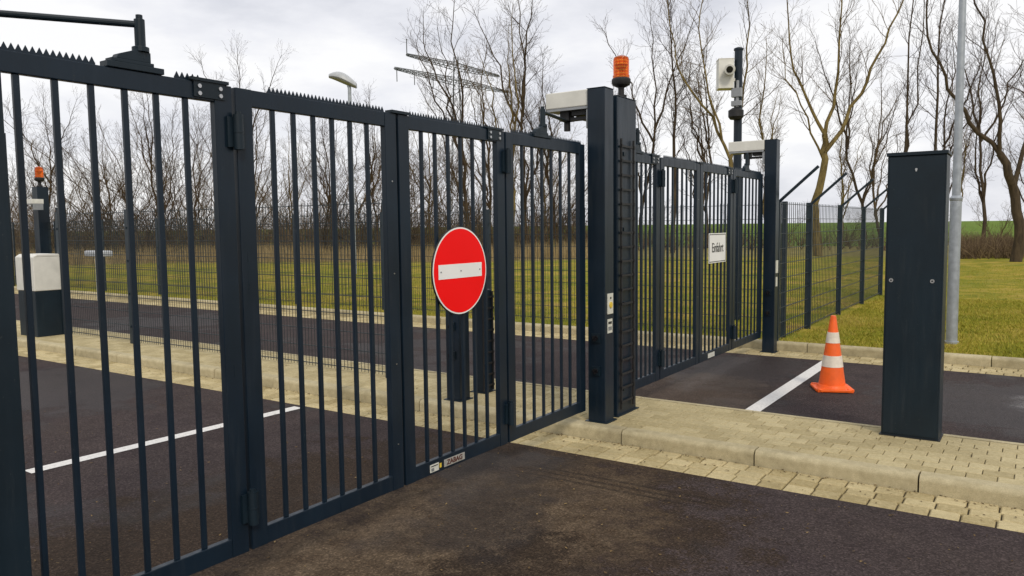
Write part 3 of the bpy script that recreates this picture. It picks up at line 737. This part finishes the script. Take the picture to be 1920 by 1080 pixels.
def litter(P):
    V=[];Fc=[];tn=[]; r=random.Random(9)
    for p in P:
        a=r.uniform(0,6.28); s_=r.uniform(.004,.014); w=s_*r.uniform(.25,.6); t=r.random(); o=len(V)
        for (u,v) in ((-s_,0),(0,-w),(s_,0),(0,w)):
            V.append((p[0]+u*math.cos(a)-v*math.sin(a),p[1]+u*math.sin(a)+v*math.cos(a),p[2]+.003+r.uniform(0,.006))); tn.append(t)
        Fc.append((o,o+1,o+2,o+3))
    me=bpy.data.meshes.new("leaf_litter"); me.from_pydata(V,[],Fc); me.materials.append(LITTER)
    a=me.attributes.new("tone",'FLOAT','POINT'); a.data.foreach_set("value",tn)
    o=bpy.data.objects.new("leaf_litter",me); COL.objects.link(o); o["kind"]="stuff"
P=np.concatenate([rnd(500,-6,4,Y_K-.07,Y_K-.005,.004),rnd(260,-6,4,Y_AS,Y_K,.005),rnd(240,-6,4,Y_K+.13,Y_I2-.1,.105),rnd(500,-.3,3,1.5,Y_AS,.001),rnd(400,-5,-.2,1.5,Y_AS,.001),rnd(300,0,4.5,Y_G2,Y_K2,.005)])
litter(P)
def belt(n,a0,a1,z0,z1):
    z=np.random.uniform(z0,z1,n); a=np.random.uniform(a0,a1,n)/1461
    P=np.zeros((n,3)); P[:,0]=2.92-.562*z+.827*a*z; P[:,1]=.827*z+.562*a*z
    for i in range(n): P[i,2]=gh(P[i,0],P[i,1])
    return P
P=belt(20000,-1050,150,37,47); n=len(P); blades("dry_reeds",P,np.random.uniform(.25,.95,n),np.random.uniform(.015,.03,n),.25,REED)
P=belt(4000,830,1050,34,42); n=len(P); blades("dry_grass",P,np.random.uniform(.2,.6,n),np.random.uniform(.012,.03,n),.5,REED)
def brush(name,n,a0,a1,z0,z1,h0,h1):
    P=belt(n,a0,a1,z0,z1); V=[];Fc=[];tn=[]
    r=random.Random(3)
    for p in P:
        p=Vector(p)
        for k in range(5):
            d=Vector((r.gauss(0,.45),r.gauss(0,.45),1)).normalized(); h=r.uniform(h0,h1)
            pts=[p]; q=p
            for i in range(3):
                d=(d+Vector((r.gauss(0,.28),r.gauss(0,.28),.05))).normalized(); q=q+d*h/3; pts.append(q)
            o=len(V); tubepoly(V,Fc,pts,[.012,.01,.007,.003],3); tn+=[r.random()]*(len(V)-o)
            for i in (1,2):
                e=(d+Vector((r.gauss(0,.6),r.gauss(0,.6),.1))).normalized(); o=len(V); tubepoly(V,Fc,[pts[i],pts[i]+e*h*.3],[.007,.003],3); tn+=[r.random()]*(len(V)-o)
    me=bpy.data.meshes.new(name); me.from_pydata([tuple(v) for v in V],[],Fc); me.materials.append(TWIG)
    a=me.attributes.new("tone",'FLOAT','POINT'); a.data.foreach_set("value",tn)
    o=bpy.data.objects.new(name,me); COL.objects.link(o); o["kind"]="stuff"
brush("hedge_brush",1350,-1050,150,45,62,1.0,3.6)
brush("low_brush",300,150,840,44,56,.4,1.7)
brush("bank_brush",480,840,1050,33,44,.4,1.3)
# ------------------------------------------------------------ pylon
pc=Vector((2.92,0,0))+F2*150+R2*(-98/1461*150)
c=ob("power_pylon",None,None,loc=(pc.x,pc.y,-2.0),label="lattice power pylon with long cross-arms behind bare trees",cat="pylon")
PY=simple("pylon_steel",(.10,.105,.11),.7,.1)
def truss(mb,a,b,w0,w1,n,r):
    a=Vector(a);b=Vector(b);d=(b-a).normalized(); s1=d.orthogonal().normalized(); s2=d.cross(s1)
    def cs(t,w): return [a.lerp(b,t)+s1*x*w+s2*y*w for x,y in ((-1,-1),(1,-1),(1,1),(-1,1))]
    for i in range(n):
        A=cs(i/n,w0+(w1-w0)*i/n);B=cs((i+1)/n,w0+(w1-w0)*(i+1)/n)
        for k in range(4):
            mb.tube(A[k],B[k],r,n=4,caps=False); mb.tube(A[k],B[(k+1)%4],r*.6,n=4,caps=False); mb.tube(B[k],B[(k+1)%4],r*.6,n=4,caps=False)
mb=MB(); truss(mb,(0,0,0),(0,0,35.5),1.6,.35,12,.06); ob("tower",mb,[PY],c)
ad=(R2*20+F2*26).normalized()
for z,L in ((31.0,16),(33.8,13)):
    for sgn in (-1,1):
        mb=MB(); truss(mb,ad*sgn*.4+Vector((0,0,z)),ad*sgn*L+Vector((0,0,z+.1)),.55,.15,10,.07); ob("cross_arm",mb,[PY],c)
for sgn in (-1,1):
    for k in (.4,.7,.97):
        mb=MB(); mb.tube(ad*sgn*16*k+Vector((0,0,31)),ad*sgn*16*k+Vector((0,0,28.9)),.08,n=5); ob("insulator",mb,[PY],c)
mb=MB(); mb.tube(ad*-13+Vector((0,0,33.8)),ad*-13+Vector((0,0,36.6)),.09,n=5); ob("earth_wire_peak",mb,[PY],c)

# ------------------------------------------------------------ world and light
w=bpy.data.worlds.new("World"); S.world=w; w.use_nodes=True; nt=w.node_tree
bg=nt.nodes["Background"]
sky=nt.nodes.new("ShaderNodeTexSky"); sky.sky_type='NISHITA'; sky.sun_disc=False
SE,SR=rad(40),rad(132)
sky.sun_elevation=SE; sky.sun_rotation=SR
tc=nt.nodes.new("ShaderNodeTexCoord").outputs["Generated"]
mp=nt.nodes.new("ShaderNodeMapping"); mp.inputs["Scale"].default_value=(1,1,3.0); nt.links.new(tc,mp.inputs[0])
n1=noise(nt,mp.outputs[0],2.1,7,.57)
cl=ramp(nt,n1,[(.34,(6.7,6.85,7.5)),(.46,(8.9,8.95,9.4)),(.55,(10.3,10.25,10.3))])
m=mix(nt,.95,sky.outputs[0],cl)
nt.links.new(m,bg.inputs[0]); bg.inputs[1].default_value=.1
sl=bpy.data.lights.new("sun",'SUN'); sl.energy=1.5; sl.angle=rad(11); sl.color=(1,.91,.77)
so=bpy.data.objects.new("sun",sl); COL.objects.link(so)
d=Vector((math.sin(SR)*math.cos(SE),math.cos(SR)*math.cos(SE),math.sin(SE)))
so.rotation_euler=d.to_track_quat('Z','Y').to_euler()
